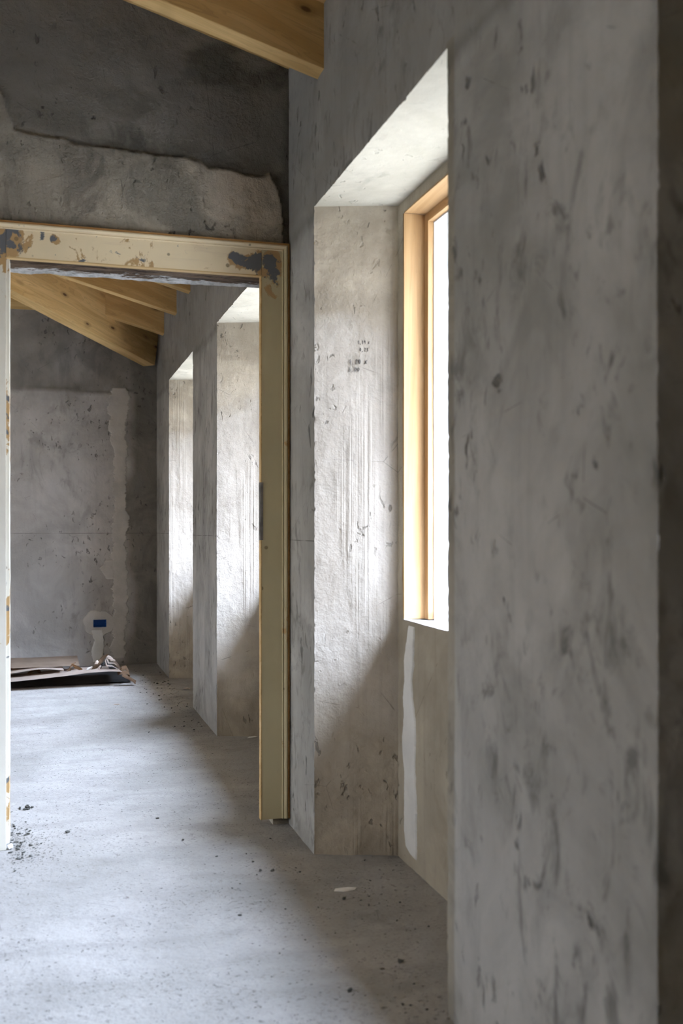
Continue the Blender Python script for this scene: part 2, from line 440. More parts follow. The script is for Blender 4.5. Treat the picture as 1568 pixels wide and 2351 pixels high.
def bm_obj(name, bm, mat, parent=None, smooth=False, bevel=0.0, seg=2):
    me = bpy.data.meshes.new(name)
    bmesh.ops.recalc_face_normals(bm, faces=bm.faces)
    if bevel:
        bmesh.ops.bevel(bm, geom=[e for e in bm.edges if e.is_manifold and e.calc_face_angle(0) > 0.5], offset=bevel, segments=seg, affect='EDGES', profile=0.6)
    bm.to_mesh(me); bm.free()
    for p in me.polygons: p.use_smooth = smooth
    for m in (mat if isinstance(mat, (list, tuple)) else [mat]): me.materials.append(m)
    return link(bpy.data.objects.new(name, me), parent)
def add_box(bm, lo, hi, mi=0):
    v = [bm.verts.new((x, y, z)) for x in (lo[0], hi[0]) for y in (lo[1], hi[1]) for z in (lo[2], hi[2])]
    for q in ((0, 1, 3, 2), (4, 6, 7, 5), (0, 4, 5, 1), (2, 3, 7, 6), (0, 2, 6, 4), (1, 5, 7, 3)):
        f = bm.faces.new([v[i] for i in q]); f.material_index = mi
def box_obj(name, lo, hi, mat, parent=None, bevel=0.002):
    bm = bmesh.new(); add_box(bm, lo, hi); return bm_obj(name, bm, mat, parent, bevel=bevel)
def set_wear(o, fn):
    me = o.data; at = me.attributes.new('wear', 'FLOAT', 'POINT')
    at.data.foreach_set('value', [fn(o.matrix_basis @ v.co) for v in me.vertices])

# ================================================================== STRUCTURE
# ---- floor
fl = PM()
def floor_disp(P): return fbm(P, 2.2, 5, 3) * 0.004 + fbm(P, 22, 9, 3) * 0.0012
fl.patch((-0.9, 1.5, 0), (1.3, 1.5, 0), (1.3, 8.6, 0), (-0.9, 8.6, 0), 0.02, M['floor'], disp=floor_disp, shift=0)
fl.patch((XL - 0.3, YF - 0.3, 0), (XO, YF - 0.3, 0), (XO, 1.5, 0), (XL - 0.3, 1.5, 0), 0.2, M['floor'], disp=floor_disp, shift=0)
fl.patch((XL - 0.3, 1.5, 0), (-0.9, 1.5, 0), (-0.9, 8.8, 0), (XL - 0.3, 8.8, 0), 0.1, M['floor'], disp=floor_disp, shift=0)
fl.box((XL - 0.3, YF - 0.3, -0.3), (XO, 8.8, -0.02), 5, M['floor'])
tag(fl.build('floor'), kind='structure')

# ---- window wall with its niches
wr = PM(); RES = 0.009
W, J, S, A, O = M['wall'], M['jamb'], M['soffit'], M['apron'], M['outer']
TOPZ = 3.02
def face_x(X, ya, yb, za, zb, mat, res=RES, disp=None):      # visible from -X
    wr.patch((X, yb, za), (X, ya, za), (X, ya, zb), (X, yb, zb), res, mat, disp=disp, mask=bead)
cuts = sorted(NICHES)
def bead(P):          # smoother corner bead beside the near niche
    return np.clip((P[:, 1] + fbm(P, 6, 151, 2) * 0.004 - 2.130) / 0.006, 0, 1) * (P[:, 1] < 2.18) * (P[:, 2] < SOF + .01) * 0.9
y = YF
for (a, b, _) in cuts:
    face_x(X0, y, a, 0, SOF, W); y = b
face_x(X0, y, YB + 0.3, 0, SOF, W)
face_x(X0, YF, YB + 0.3, SOF, TOPZ, W)
for (a, b, op) in NICHES:
    a1, b1 = a + SPL, b - SPL
    ca, cb = a1 + 0.05, b1 - 0.05
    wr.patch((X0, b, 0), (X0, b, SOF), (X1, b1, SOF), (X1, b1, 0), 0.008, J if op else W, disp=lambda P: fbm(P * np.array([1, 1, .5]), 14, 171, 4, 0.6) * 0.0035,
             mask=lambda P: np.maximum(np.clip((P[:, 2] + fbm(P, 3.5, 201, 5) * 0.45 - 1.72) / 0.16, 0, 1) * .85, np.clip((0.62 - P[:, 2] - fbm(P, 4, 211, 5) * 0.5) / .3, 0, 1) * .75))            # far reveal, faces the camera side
    wr.patch((X1, a1, 0), (X1, a1, SOF), (X0, a, SOF), (X0, a, 0), RES, J)              # near reveal
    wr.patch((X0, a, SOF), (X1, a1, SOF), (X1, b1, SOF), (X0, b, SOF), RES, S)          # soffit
    if not op:
        face_x(X1, a1, b1, 0, SOF, A); continue
    face_x(X1, a1, b1, 0, SILL, A)
    face_x(X1, a1, b1, HEAD, SOF, A)
    face_x(X1, a1, ca, SILL, HEAD, A); face_x(X1, cb, b1, SILL, HEAD, A)
    # sill, white plaster running outwards
    wr.patch((X1, ca, SILL), (XO + 0.03, ca, SILL - 0.02), (XO + 0.03, cb, SILL - 0.02), (X1, cb, SILL), RES, O)
    # rebate that takes the timber frame, then the outer reveal
    XF = 1.287
    for (yy, yo, sgn) in ((cb, cb - 0.034, 1), (ca, ca + 0.034, -1)):
        yr = yy + sgn * 0.032
        q1 = [(X1, yr, SILL), (X1, yr, HEAD), (XF, yr, HEAD), (XF, yr, SILL)]
        q2 = [(XF, yr, SILL), (XF, yr, HEAD), (XF, yo, HEAD), (XF, yo, SILL)]
        q3 = [(XF, yo, SILL - 0.02), (XF, yo, HEAD - 0.034), (XO, yo - sgn * 0.02, HEAD - 0.034), (XO, yo - sgn * 0.02, SILL - 0.02)]
        for q in (q1, q2, q3):
            wr.patch(*(q if sgn > 0 else q[::-1]), RES, O)
    wr.patch((X1, ca - .03, HEAD + .032), (XF, ca - .03, HEAD + .032), (XF, cb + .03, HEAD + .032), (X1, cb + .03, HEAD + .032), RES, O)
    wr.patch((XF, cb + .03, HEAD - .036), (XF, ca - .03, HEAD - .036), (XF, ca - .03, HEAD + .033), (XF, cb + .03, HEAD + .033), RES, O)
    wr.patch((XF, ca, HEAD - 0.034), (XO, ca, HEAD - 0.034), (XO, cb, HEAD - 0.034), (XF, cb, HEAD - 0.034), RES, O)
# outer face
y = YF - 0.3
for (a, b, op) in cuts:
    if not op: continue
    ca, cb = a + SPL + 0.085 - 0.02, b - SPL - 0.085 + 0.02
    wr.patch((XO, y, -0.4), (XO, ca, -0.4), (XO, ca, TOPZ), (XO, y, TOPZ), 0.3, O, shift=0)
    wr.patch((XO, ca, -0.4), (XO, cb, -0.4), (XO, cb, SILL - 0.02), (XO, ca, SILL - 0.02), 0.3, O, shift=0)
    wr.patch((XO, ca, HEAD - 0.034), (XO, cb, HEAD - 0.034), (XO, cb, TOPZ), (XO, ca, TOPZ), 0.3, O, shift=0)
    y = cb
wr.patch((XO, y, -0.4), (XO, YB + 0.3, -0.4), (XO, YB + 0.3, TOPZ), (XO, y, TOPZ), 0.3, O, shift=0)
wr.patch((X0, YF, TOPZ), (XO, YF, TOPZ), (XO, YB + 0.3, TOPZ), (X0, YB + 0.3, TOPZ), 1, O, shift=0)
wall_right = tag(wr.build('wall_right'), kind='structure')

# ---- back wall, coarse plaster above a ragged line, with the opening of the flush box
bx, bz = on_y(229, 1431, YB); BW, BH = 0.052, 0.031
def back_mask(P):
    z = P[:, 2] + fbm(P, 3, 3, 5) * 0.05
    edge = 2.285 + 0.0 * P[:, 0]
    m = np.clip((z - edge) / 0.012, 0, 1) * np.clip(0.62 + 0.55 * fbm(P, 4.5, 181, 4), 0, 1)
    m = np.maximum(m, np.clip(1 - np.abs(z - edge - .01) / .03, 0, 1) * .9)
    side = np.clip((P[:, 0] + fbm(P, 3, 31, 5) * 0.12 - 0.62) / 0.10, 0, 1) * 0.85  # dim strip beside the window wall, its shade painted into the plaster colour
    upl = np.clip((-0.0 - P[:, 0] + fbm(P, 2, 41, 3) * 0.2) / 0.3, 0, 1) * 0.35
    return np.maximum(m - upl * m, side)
def back_disp(P):
    z = P[:, 2] + fbm(P, 3, 3, 5) * 0.05
    return np.where(z < 2.285, 0.006, 0.0) + fbm(P, 9, 55, 4) * 0.003
bw = PM()
def bpatch(x0, x1, z0, z1, res=0.02, **k):
    bw.patch((x0, YB, z0), (x1, YB, z0), (x1, YB, z1), (x0, YB, z1), res, M['back'], mask=back_mask, disp=back_disp, **k)
bpatch(-0.7, bx - BW, 0, 3.3); bpatch(bx + BW, X0 + 0.01, 0, 3.3)
bpatch(bx - BW, bx + BW, 0, bz - BH); bpatch(bx - BW, bx + BW, bz + BH, 3.3)
bpatch(XL - 0.3, -0.7, 0, 3.3, 0.1)
bw.box((XL - 0.3, YB + 0.06, -0.3), (XO, YB + 0.35, 3.0), 1, M['plain_wall'])
wall_back = tag(bw.build('wall_back'), kind='structure')

# ---- partition with the door opening
pts = [(-60, 190), (0, 212), (12, 235), (22, 262), (34, 292), (75, 305), (150, 322), (210, 340), (300, 350), (430, 358), (462, 362),
       (478, 388), (505, 380), (530, 384), (560, 400), (600, 404), (618, 396), (632, 425), (645, 470), (650, 540), (655, 640)]
bxs, bzs = zip(*[on_y(px, py, YD) for px, py in pts])
def part_sd(P):
    q = P.copy(); w = fbm(q, 9, 21, 5, 0.6)
    zb = np.interp(P[:, 0] + fbm(q, 14, 33, 3) * 0.008, bxs, bzs)
    return zb - P[:, 2] + w * 0.026 + fbm(q, 45, 25, 3) * 0.008
def part_mask(P):
    s = part_sd(P)
    m = np.clip(s / 0.02, 0, 1)
    fade = 0.5 + 0.5 * np.clip((P[:, 0] - 0.1 + 0.25 * fbm(P, 3, 61, 4)) / 0.4, 0, 1)
    return m * fade
def part_disp(P):
    s = part_sd(P)
    return np.clip(s / 0.006, 0, 1) * 0.012 + fbm(P, 7, 91, 3) * 0.006 + fbm(P, 40, 95, 3) * 0.0022
pw = PM(); OX0, OX1 = -0.15, 0.845; OZ = 2.13
pw.patch((-0.6, YD, OZ), (X0 + 0.006, YD, OZ), (X0 + 0.006, YD, 3.75), (-0.6, YD, 3.75), 0.0065, M['part'], disp=part_disp, shift=0, mask=part_mask)
pw.patch((XL, YD, 0), (-0.6, YD, 0), (-0.6, YD, 3.75), (XL, YD, 3.75), 0.08, M['part'], disp=part_disp, shift=0, mask=part_mask)
pw.patch((-0.6, YD, 0), (OX0, YD, 0), (OX0, YD, OZ), (-0.6, YD, OZ), 0.03, M['part'], shift=0, disp=part_disp, mask=part_mask)
pw.patch((OX1, YD, 0), (X0, YD, 0), (X0, YD, OZ), (OX1, YD, OZ), 0.03, M['part'], shift=0, mask=part_mask)
for (a, b, z0) in ((XL, OX0, 0), (OX1, X0, 0), (OX0, OX1, OZ)):
    pw.patch((b, YD2, z0), (a, YD2, z0), (a, YD2, 3.75), (b, YD2, 3.75), 0.1, M['plain_wall'], shift=0)
pw.patch((OX0, YD, 0), (OX0, YD2, 0), (OX0, YD2, OZ), (OX0, YD, OZ), 0.05, M['plain_wall'], shift=0)
pw.patch((OX1, YD2, 0), (OX1, YD, 0), (OX1, YD, OZ), (OX1, YD2, OZ), 0.05, M['plain_wall'], shift=0)
pw.patch((OX0, YD, OZ), (OX0, YD2, OZ), (OX1, YD2, OZ), (OX1, YD, OZ), 0.05, M['plain_wall'], shift=0)
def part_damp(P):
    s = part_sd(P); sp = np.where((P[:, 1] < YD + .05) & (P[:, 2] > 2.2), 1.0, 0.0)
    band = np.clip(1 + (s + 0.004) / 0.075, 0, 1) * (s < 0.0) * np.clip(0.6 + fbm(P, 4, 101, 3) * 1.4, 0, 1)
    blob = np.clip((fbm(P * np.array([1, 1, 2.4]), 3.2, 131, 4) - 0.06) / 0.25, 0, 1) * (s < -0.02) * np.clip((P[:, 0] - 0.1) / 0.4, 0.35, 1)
    corner = np.clip(1 - (X0 - P[:, 0]) / 0.03, 0, 1) * 0.7  # darker right beside the window wall
    top = np.clip(1 - (P[:, 2] - 2.25) / 0.06, 0, 1) * 0.5  # darker just above the door head
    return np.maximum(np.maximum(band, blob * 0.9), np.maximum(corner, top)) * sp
tag(pw.build('wall_partition', damp=part_damp), kind='structure')

# ---- left wall (two windows) and the wall behind the camera (out of the picture)
LWIN = [(1.45, 3.25), (4.9, 6.3)]
lw = PM()
def lpatch(ya, yb, za, zb):
    lw.patch((XL, ya, za), (XL, yb, za), (XL, yb, zb), (XL, ya, zb), 0.15, M['plain_wall'])
y = YF
for a, b in LWIN:
    lpatch(y, a, 0, 3.0); lpatch(a, b, 0, 0.85); lpatch(a, b, 2.2, 3.0)
    for (p, q) in (((XL, a, .85), (XL - .3, a, .85)),):
        lw.patch((XL, a, .85), (XL - .3, a, .85), (XL - .3, a, 2.2), (XL, a, 2.2), 0.2, M['jamb'])
        lw.patch((XL - .3, b, .85), (XL, b, .85), (XL, b, 2.2), (XL - .3, b, 2.2), 0.2, M['jamb'])
        lw.patch((XL - .3, a, .85), (XL, a, .85), (XL, b, .85), (XL - .3, b, .85), 0.2, M['jamb'])
        lw.patch((XL, a, 2.2), (XL - .3, a, 2.2), (XL - .3, b, 2.2), (XL, b, 2.2), 0.2, M['jamb'])
    y = b
lpatch(y, YB + 0.1, 0, 3.0)
tag(lw.build('wall_left'), kind='structure')
fw = PM(); fw.patch((XO, YF, 0), (XL - 0.3, YF, 0), (XL - 0.3, YF, 3.8), (XO, YF, 3.8), 0.3, M['plain_wall'])
tag(fw.build('wall_front'), kind='structure')

# ---- roof boards: two slopes and a hip
XR = (X0 + XL) / 2; ZR = EAVE + SL * (X0 - XR); YA = YB - (X0 - XR); OV = 1.15
def roof(name):
    bm = bmesh.new(); d = OV * SL
    def v(x, y, z, t): return bm.verts.new((x, y, z + t))
    def slab(ps):
        lo = [v(*p, 0) for p in ps]; hi = [v(*p, 0.03) for p in ps]
        bm.faces.new(lo[::-1]); bm.faces.new(hi)
        for i in range(len(ps)): bm.faces.new((lo[i], lo[(i + 1) % len(ps)], hi[(i + 1) % len(ps)], hi[i]))
    slab([(X0 + OV, YF - .5, EAVE - d), (X0 + OV, YB + OV, EAVE - d), (XR, YA, ZR), (XR, YF - .5, ZR)])
    slab([(XR, YF - .5, ZR), (XR, YA, ZR), (XL - OV, YB + OV, EAVE - d), (XL - OV, YF - .5, EAVE - d)])
    slab([(X0 + OV, YB + OV, EAVE - d), (XL - OV, YB + OV, EAVE - d), (XR, YA, ZR)])
    return bm_obj(name, bm, M['boards'])
tag(roof('ceiling'), kind='structure')

# ---- outside: ground and an unseen low wall added to block sky light
g = PM(); g.patch((-40, -40, -0.32), (40, -40, -0.32), (40, 50, -0.32), (-40, 50, -0.32), 20, M['ground'], shift=0)
tag(g.build('ground'), kind='structure')
ow = PM(); ow.box((11.2, -14, -0.3), (11.5, 24, 1.6), 4, M['ground'])
tag(ow.build('wall_outside'), kind='structure')

# ---- window timber frames
def window_frame(n, a, b):
    ca, cb = a + SPL + 0.05, b - SPL - 0.05
    root = empty('window_%d' % n, ((X1 + 1.287) / 2, (ca + cb) / 2, SILL)); tag(root, kind='structure')
    ox, oy, oz = root.location
    def bar(nm, L, prof, pos, rot):
        # extrude the L-shaped profile (list of (u, v)) along local X so the grain follows the bar
        bm = bmesh.new(); lo = [bm.verts.new((0, u, v)) for u, v in prof]; hi = [bm.verts.new((L, u, v)) for u, v in prof]
        bm.faces.new(lo); bm.faces.new(hi[::-1])
        for i in range(len(prof)): bm.faces.new((lo[i], hi[i], hi[(i + 1) % len(prof)], lo[(i + 1) % len(prof)]))
        o = bm_obj(nm, bm, M['frame'], root, bevel=0.0012); o.matrix_basis = Matrix.Translation(pos) @ rot
        return o
    H = HEAD - SILL
    # local (u, v): u towards the room's outside (+X world), v towards the opening
    prof = [(0, -0.03), (0, 0), (0.077, 0), (0.077, 0.03), (0.10, 0.03), (0.10, -0.03)]
    up = lambda s: Matrix(((0, 1, 0), (0, 0, s), (1, 0, 0))).to_4x4()         # local X -> up
    bar('frame_post', H, [(u, v) for u, v in prof], Vector((X1 - ox + 0.004, cb - oy, 0.0)), up(-1))
    bar('frame_post', H, [(u, v) for u, v in prof], Vector((X1 - ox + 0.004, ca - oy, 0.0)), up(1))
    hd = Matrix(((0, 1, 0), (1, 0, 0), (0, 0, -1))).to_4x4()
    bar('frame_head', cb - ca, [(u + 0.0007, v) for u, v in prof], Vector((X1 - ox + 0.004, ca - oy, H)), hd)
    return root
for n, (a, b, op) in enumerate([q for q in NICHES if q[2]], 1):
    window_frame(n, a, b)
    portal('daylight_portal', (XO + 0.06, (a + b) / 2, (SILL + HEAD) / 2), (b - a) - 0.2, HEAD - SILL + 0.05, -1)
for a, b in LWIN:
    portal('daylight_portal', (XL - 0.32, (a + b) / 2, 1.525), b - a, 1.35, 1)

# ================================================================== DOOR FRAME (trim of the opening)
door = empty('door_1', (0.34, YD - 0.01, 0)); tag(door, kind='structure')
dl = door.location
CF = YD - 0.024                       # front face of the casing
RX0, RX1 = 0.792, 0.903               # right casing
LX0, LX1 = -0.250, -0.133             # left casing
HZ0, HZ1 = 2.112, 2.248
def fine_box(name, lo, hi, mat, wearf, res=0.006, shift=0.0006):
    p = PM(); p.box(lo, hi, res, mat, shift=shift, mask=wearf)
    o = p.build(name, door, attr='wear', smooth=False)
    o.location = -dl
    return o
def near(P, x, z, r, rz=None):
    return np.clip(1 - np.sqrt(((P[:, 0] - x) / r) ** 2 + ((P[:, 2] - z) / (rz or r)) ** 2), 0, 1)
def wear_r(P): return np.maximum(near(P, 0.835, 2.15, 0.075, 0.17) * 1.9, near(P, 0.83, 0.02, 0.08) * 0.9) - 0.35
def wear_h(P): return np.maximum(near(P, 0.76, 2.17, 0.22, 0.09) * 1.6, np.maximum(near(P, -0.12, 2.18, 0.13) * 1.5, np.maximum(near(P, 0.035, 2.19, 0.04) * 1.7, 0.50 + 0.25 * fbm(P, 5, 191, 2)))) - 0.1
def wear_l(P): return np.maximum(near(P, -0.14, 2.15, 0.12) * 1.5, 0.0) + 0.05
def wear_in(P): return 0.42 + 0.35 * np.sin(P[:, 2] * 9.0)
o = fine_box('casing_board', (RX0 + 0.004, CF, 0.03), (RX1 - 0.028, YD + 0.002, HZ1 - 0.034), M['paint_side'], wear_r)
o['label'] = 'cream painted right board of the door casing'
o = fine_box('casing_board', (LX0 + 0.03, CF, 0.0), (LX1, YD + 0.002, HZ1 - 0.034), M['paint_left'], wear_l)
o['label'] = 'white painted left board of the door casing'
o = fine_box('casing_board', (LX1 + 0.001, CF + 0.001, HZ0 + 0.004), (RX0 + 0.003, YD + 0.002, HZ1 - 0.034), M['paint_head'], wear_h)
o['label'] = 'cream painted head board with worn grey patches'
# bare inner edge strips
o = fine_box('bare_edge', (RX0, CF - 0.001, 0.03), (RX0 + 0.004, YD + 0.004, HZ0 + 0.004), M['rawlight'], None, 0.02); o['label'] = 'thin bare wood edge'
o = fine_box('bare_edge', (LX1, CF, HZ0), (RX0 + 0.004, YD + 0.004, HZ0 + 0.004), M['rawlight'], None, 0.02); o['label'] = 'thin bare wood edge'
# moulding with mitred corners: profile offset t outwards from the board edge, h in front of the board
MP = [(0, 0.0), (0, 0.004), (0.003, 0.006), (0.0055, 0.002), (0.009, 0.007), (0.016, 0.011), (0.021, 0.009), (0.022, 0.003), (0.0225, 0.0)]
def mould(name, p0, p1, out, mit0, mit1, mat, prof):
    """p0->p1 runs along the inner edge; out is the outward direction; mit = +1 lengthens with t"""
    bm = bmesh.new(); p0 = Vector(p0); p1 = Vector(p1); d = (p1 - p0).normalized(); out = Vector(out); N = 60
    rows = []
    for (t, h) in prof:
        r = []
        for k in range(N + 1):
            f = k / N
            p = (p0 - d * t * mit0) * (1 - f) + (p1 + d * t * mit1) * f + out * t
            r.append(bm.verts.new((p.x + random.uniform(-.0003, .0003), CF - h + 0.001, p.z + random.uniform(-.0003, .0003))))
        rows.append(r)
    for i in range(len(rows) - 1):
        for k in range(N): bm.faces.new((rows[i][k], rows[i][k + 1], rows[i + 1][k + 1], rows[i + 1][k]))
    back = [[bm.verts.new((v.co.x, YD + 0.001, v.co.z)) for v in rows[j]] for j in (0, -1)]
    for rr, bb in ((rows[0], back[0]), (rows[-1], back[1])):
        for k in range(N): bm.faces.new((rr[k], rr[k + 1], bb[k + 1], bb[k]))
    o = bm_obj(name, bm, mat, door, smooth=False); o.location = -dl
    set_wear(o, lambda v: 0.1)
    return o
random.seed(4)
zi, xi, xl = HZ1 - 0.034, RX1 - 0.028, LX0 + 0.03
mould('moulding', (xi, 0, 0.03), (xi, 0, zi), (1, 0, 0), 0, 1, M['paint_side'], MP)
mould('moulding', (xl, 0, zi), (xi, 0, zi), (0, 0, 1), 1, 1, M['paint_head'], MP)
mould('moulding', (xl, 0, 0.0), (xl, 0, zi), (-1, 0, 0), 0, 1, M['paint_left'], MP)
BE = [(0.0, 0.0), (0.0, 0.006), (0.007, 0.006), (0.007, 0.0)]
for (p0, p1, out, a, b) in (((xi + .0225, 0, .03), (xi + .0225, 0, zi + .0225), (1, 0, 0), 0, 1),
                            ((xl - .0225, 0, zi + .0225), (xi + .0225, 0, zi + .0225), (0, 0, 1), 1, 1)):
    o = mould('bare_backing_strip', p0, p1, out, a, b, M['raw'], BE); o['label'] = 'bare brown wood strip behind the moulding'
# left inner liner of the frame, chipped
fine_box('frame_liner', (LX1 - 0.004, CF + 0.020, 0.018), (LX1 + 0.011, YD + 0.10, HZ0 + 0.006), M['paint_left'], wear_in, 0.006, 0.0015)
# rotten lintel timber with plaster remains
lt = PM()
def lint_disp(P): return fbm(P * np.array([1, 4, 4]), 7, 77, 5, 0.65) * 0.016 + np.clip((P[:, 1] - 3.90) / 0.07, 0, 1) * 0.004
lt.patch((LX1, YD + 0.19, HZ0 + 0.006), (RX0 + .05, YD + 0.19, HZ0 + 0.006), (RX0 + .05, YD, HZ0 + 0.012), (LX1, YD, HZ0 + 0.012), 0.006, M['lintel'], disp=lint_disp, shift=0.003)
lt.patch((RX0 + .05, YD + .19, HZ0 + .006), (LX1, YD + .19, HZ0 + .006), (LX1, YD + .19, HZ0 + .06), (RX0 + .05, YD + .19, HZ0 + .06), 0.01, M['lintel'], shift=0.003)
o = lt.build('lintel', door); o.location = -dl; o['label'] = 'rotten dark lintel timber with white plaster remains'
# keep plate on the right jamb
z0, z1 = on_y(600, 1240, YD)[1], on_y(600, 1108, YD)[1]
bm = bmesh.new(); add_box(bm, (RX0 - 0.003, CF - 0.003, z0), (RX0 + 0.009, CF + 0.022, z1)); add_box(bm, (RX0 - 0.005, CF - 0.004, z0 + .03), (RX0 + .002, CF + .01, z0 + .07))
o = bm_obj('keep_plate', bm, M['metal'], door, bevel=0.001); o.location = -dl; o['label'] = 'dull metal keep plate'
# white painted shards stuck at the foot of both jambs
def shard(name, pos, sx, sy, sz, mat, seed, parent=None):
    rnd = random.Random(seed); bm = bmesh.new(); bmesh.ops.create_icosphere(bm, subdivisions=1, radius=1)
    for v in bm.verts:
        k = 1 + rnd.uniform(-0.45, 0.35); v.co = Vector((v.co.x * sx * k, v.co.y * sy * k, max(v.co.z, -0.6) * sz * k))
    o = bm_obj(name, bm, mat, parent); o.location = pos; return o

# ================================================================== PLASTER PATCHES (repairs on the walls)
def strip_patch(name, plane, fixed, rows, mat, parent, thick=0.004, seed=0, jag=0.012):
    """rows: (a0, a1, z) along the plane; ragged raised strip with tapering edge"""
    zs = [r[2] for r in rows]; order = np.argsort(zs); zs = np.array(zs)[order]
    a0 = np.array([r[0] for r in rows])[order]; a1 = np.array([r[1] for r in rows])[order]
    n = int((zs[-1] - zs[0]) / 0.0025); Z = np.linspace(zs[0], zs[-1], n)
    P = np.stack([np.zeros(n), np.zeros(n), Z], 1)
    L = np.interp(Z, zs, a0) + fbm(P, 14, seed, 6, 0.72) * jag * 1.7; R = np.interp(Z, zs, a1) + fbm(P, 14, seed + 7, 6, 0.72) * jag * 1.7
    K = [0, 0.04, 0.1, 0.3, 0.5, 0.7, 0.9, 0.96, 1.0]; H = [-0.002, 0.7, 1, 1, 1, 1, 1, 0.7, -0.002]
    V = []
    for i in range(n):
        endk = min(1, min(i, n - 1 - i) / 3.0)
        for k, h in zip(K, H):
            a = L[i] * (1 - k) + R[i] * k; t = h * thick * endk if h > 0 else -0.004
            V.append((fixed - t, a, Z[i]) if plane == 'x' else (a, fixed - t, Z[i]))
    me = bpy.data.meshes.new(name); m = len(K)
    F = [(i * m + k, i * m + k + 1, (i + 1) * m + k + 1, (i + 1) * m + k) for i in range(n - 1) for k in range(m - 1)]
    me.from_pydata(V, [], F); me.materials.append(mat)
    for p in me.polygons: p.use_smooth = True
    return link(bpy.data.objects.new(name, me), parent)
rows = []
for (l, r, py) in ((938, 952, 1436), (934, 950, 1480), (930, 951, 1520), (930, 946, 1560), (926, 950, 1600), (928, 956, 1640), (924, 955, 1700),
                   (928, 955, 1760), (930, 957, 1850), (928, 958, 1900), (932, 956, 1940), (948, 956, 1968)):
    ya, z = on_x(l, py, X1); yb, _ = on_x(r, py, X1); rows.append((yb, ya, z))
o = strip_patch('plaster_strip', 'x', X1 - 0.001, rows, M['patch_light'], wall_right, 0.004, 3, 0.006); o['label'] = 'pale filled chase below the window'
rows = [(on_y(l, py, YB)[0], on_y(r, py, YB)[0], on_y(l, py, YB)[1]) for l, r, py in
        ((253, 290, 890), (250, 299, 915), (246, 298, 940), (252, 288, 985), (256, 294, 1030), (262, 290, 1060), (258, 291, 1110), (262, 288, 1150),
         (257, 296, 1190), (258, 292, 1240), (256, 290, 1290), (258, 292, 1350), (259, 297, 1400), (256, 289, 1440), (256, 292, 1500), (262, 284, 1512))]
o = strip_patch('plaster_strip', 'y', YB - 0.006, rows, M['patch'], wall_back, 0.004, 9, 0.022); o['label'] = 'beige filled vertical chase'
rows = [(on_y(l, py, YB)[0], on_y(r, py, YB)[0], on_y(l, py, YB)[1]) for l, r, py in ((209, 240, 1445), (214, 238, 1470), (211, 238, 1500), (212, 236, 1520))]
o = strip_patch('plaster_strip', 'y', YB - 0.006, rows, M['patch_light'], wall_back, 0.005, 19, 0.012); o['label'] = 'pale filled chase under the blue box'
rows = [(on_y(l, py, YB)[0], on_y(r, py, YB)[0], on_y(l, py, YB)[1]) for l, r, py in ((238, 262, 1285), (230, 262, 1305), (246, 262, 1330))]
strip_patch('plaster_strip', 'y', YB - 0.006, rows, M['patch'], wall_back, 0.004, 29, 0.02)
# round patch around the blue box: an annulus of plaster
bm = bmesh.new(); NR = 160; rr = random.Random(3)
outer = []; inner = []; mid = []
for k in range(NR):
    t = 2 * math.pi * k / NR; c, s = math.cos(t), math.sin(t)
    ro = 0.112 * (1 + 0.05 * math.sin(3 * t + 1) + 0.04 * math.sin(7 * t) + rr.uniform(-.02, .02))
    kk = min((BW + 0.001) / max(abs(c), 1e-6), (BH + 0.001) / max(abs(s), 1e-6))
    outer.append(bm.verts.new((bx - 0.006 + c * ro * 1.22, YB - 0.004, bz + s * ro))); mid.append(bm.verts.new((bx - .006 + c * ro * 1.14, YB - 0.0105, bz + s * ro * .94)))
    inner.append(bm.verts.new((bx + c * kk, YB - 0.0105, bz + s * kk)))
for k in range(NR):
    j = (k + 1) % NR; bm.faces.new((outer[k], outer[j], mid[j], mid[k])); bm.faces.new((mid[k], mid[j], inner[j], inner[k]))
o = bm_obj('plaster_patch', bm, M['patch'], wall_back); o['label'] = 'round pale plaster patch'

# blue flush box
eb = empty('socket_box', (bx, YB, bz)); tag(eb, 'blue plastic flush socket box set in a pale plaster patch on the far wall', 'socket box')
bm = bmesh.new(); w, h, t, d = BW, BH, 0.002, 0.045
add_box(bm, (-w, d - t, -h), (w, d, h)); add_box(bm, (-w, -.012, -h), (-w + t, d, h)); add_box(bm, (w - t, -.012, -h), (w, d, h))
add_box(bm, (-w, -.012, -h), (w, d, -h + t)); add_box(bm, (-w, -.012, h - t), (w, d, h))
bm_obj('box_shell', bm, M['blue'], eb)
for sx in (-1, 1):
    bm = bmesh.new(); bmesh.ops.create_cone(bm, cap_ends=True, segments=12, radius1=0.004, radius2=0.004, depth=0.03, matrix=Matrix.Translation((sx * (w - .006), 0.004, 0)) @ Matrix.Rotation(math.pi / 2, 4, 'X'))
    bm_obj('screw_boss', bm, M['blue'], eb)

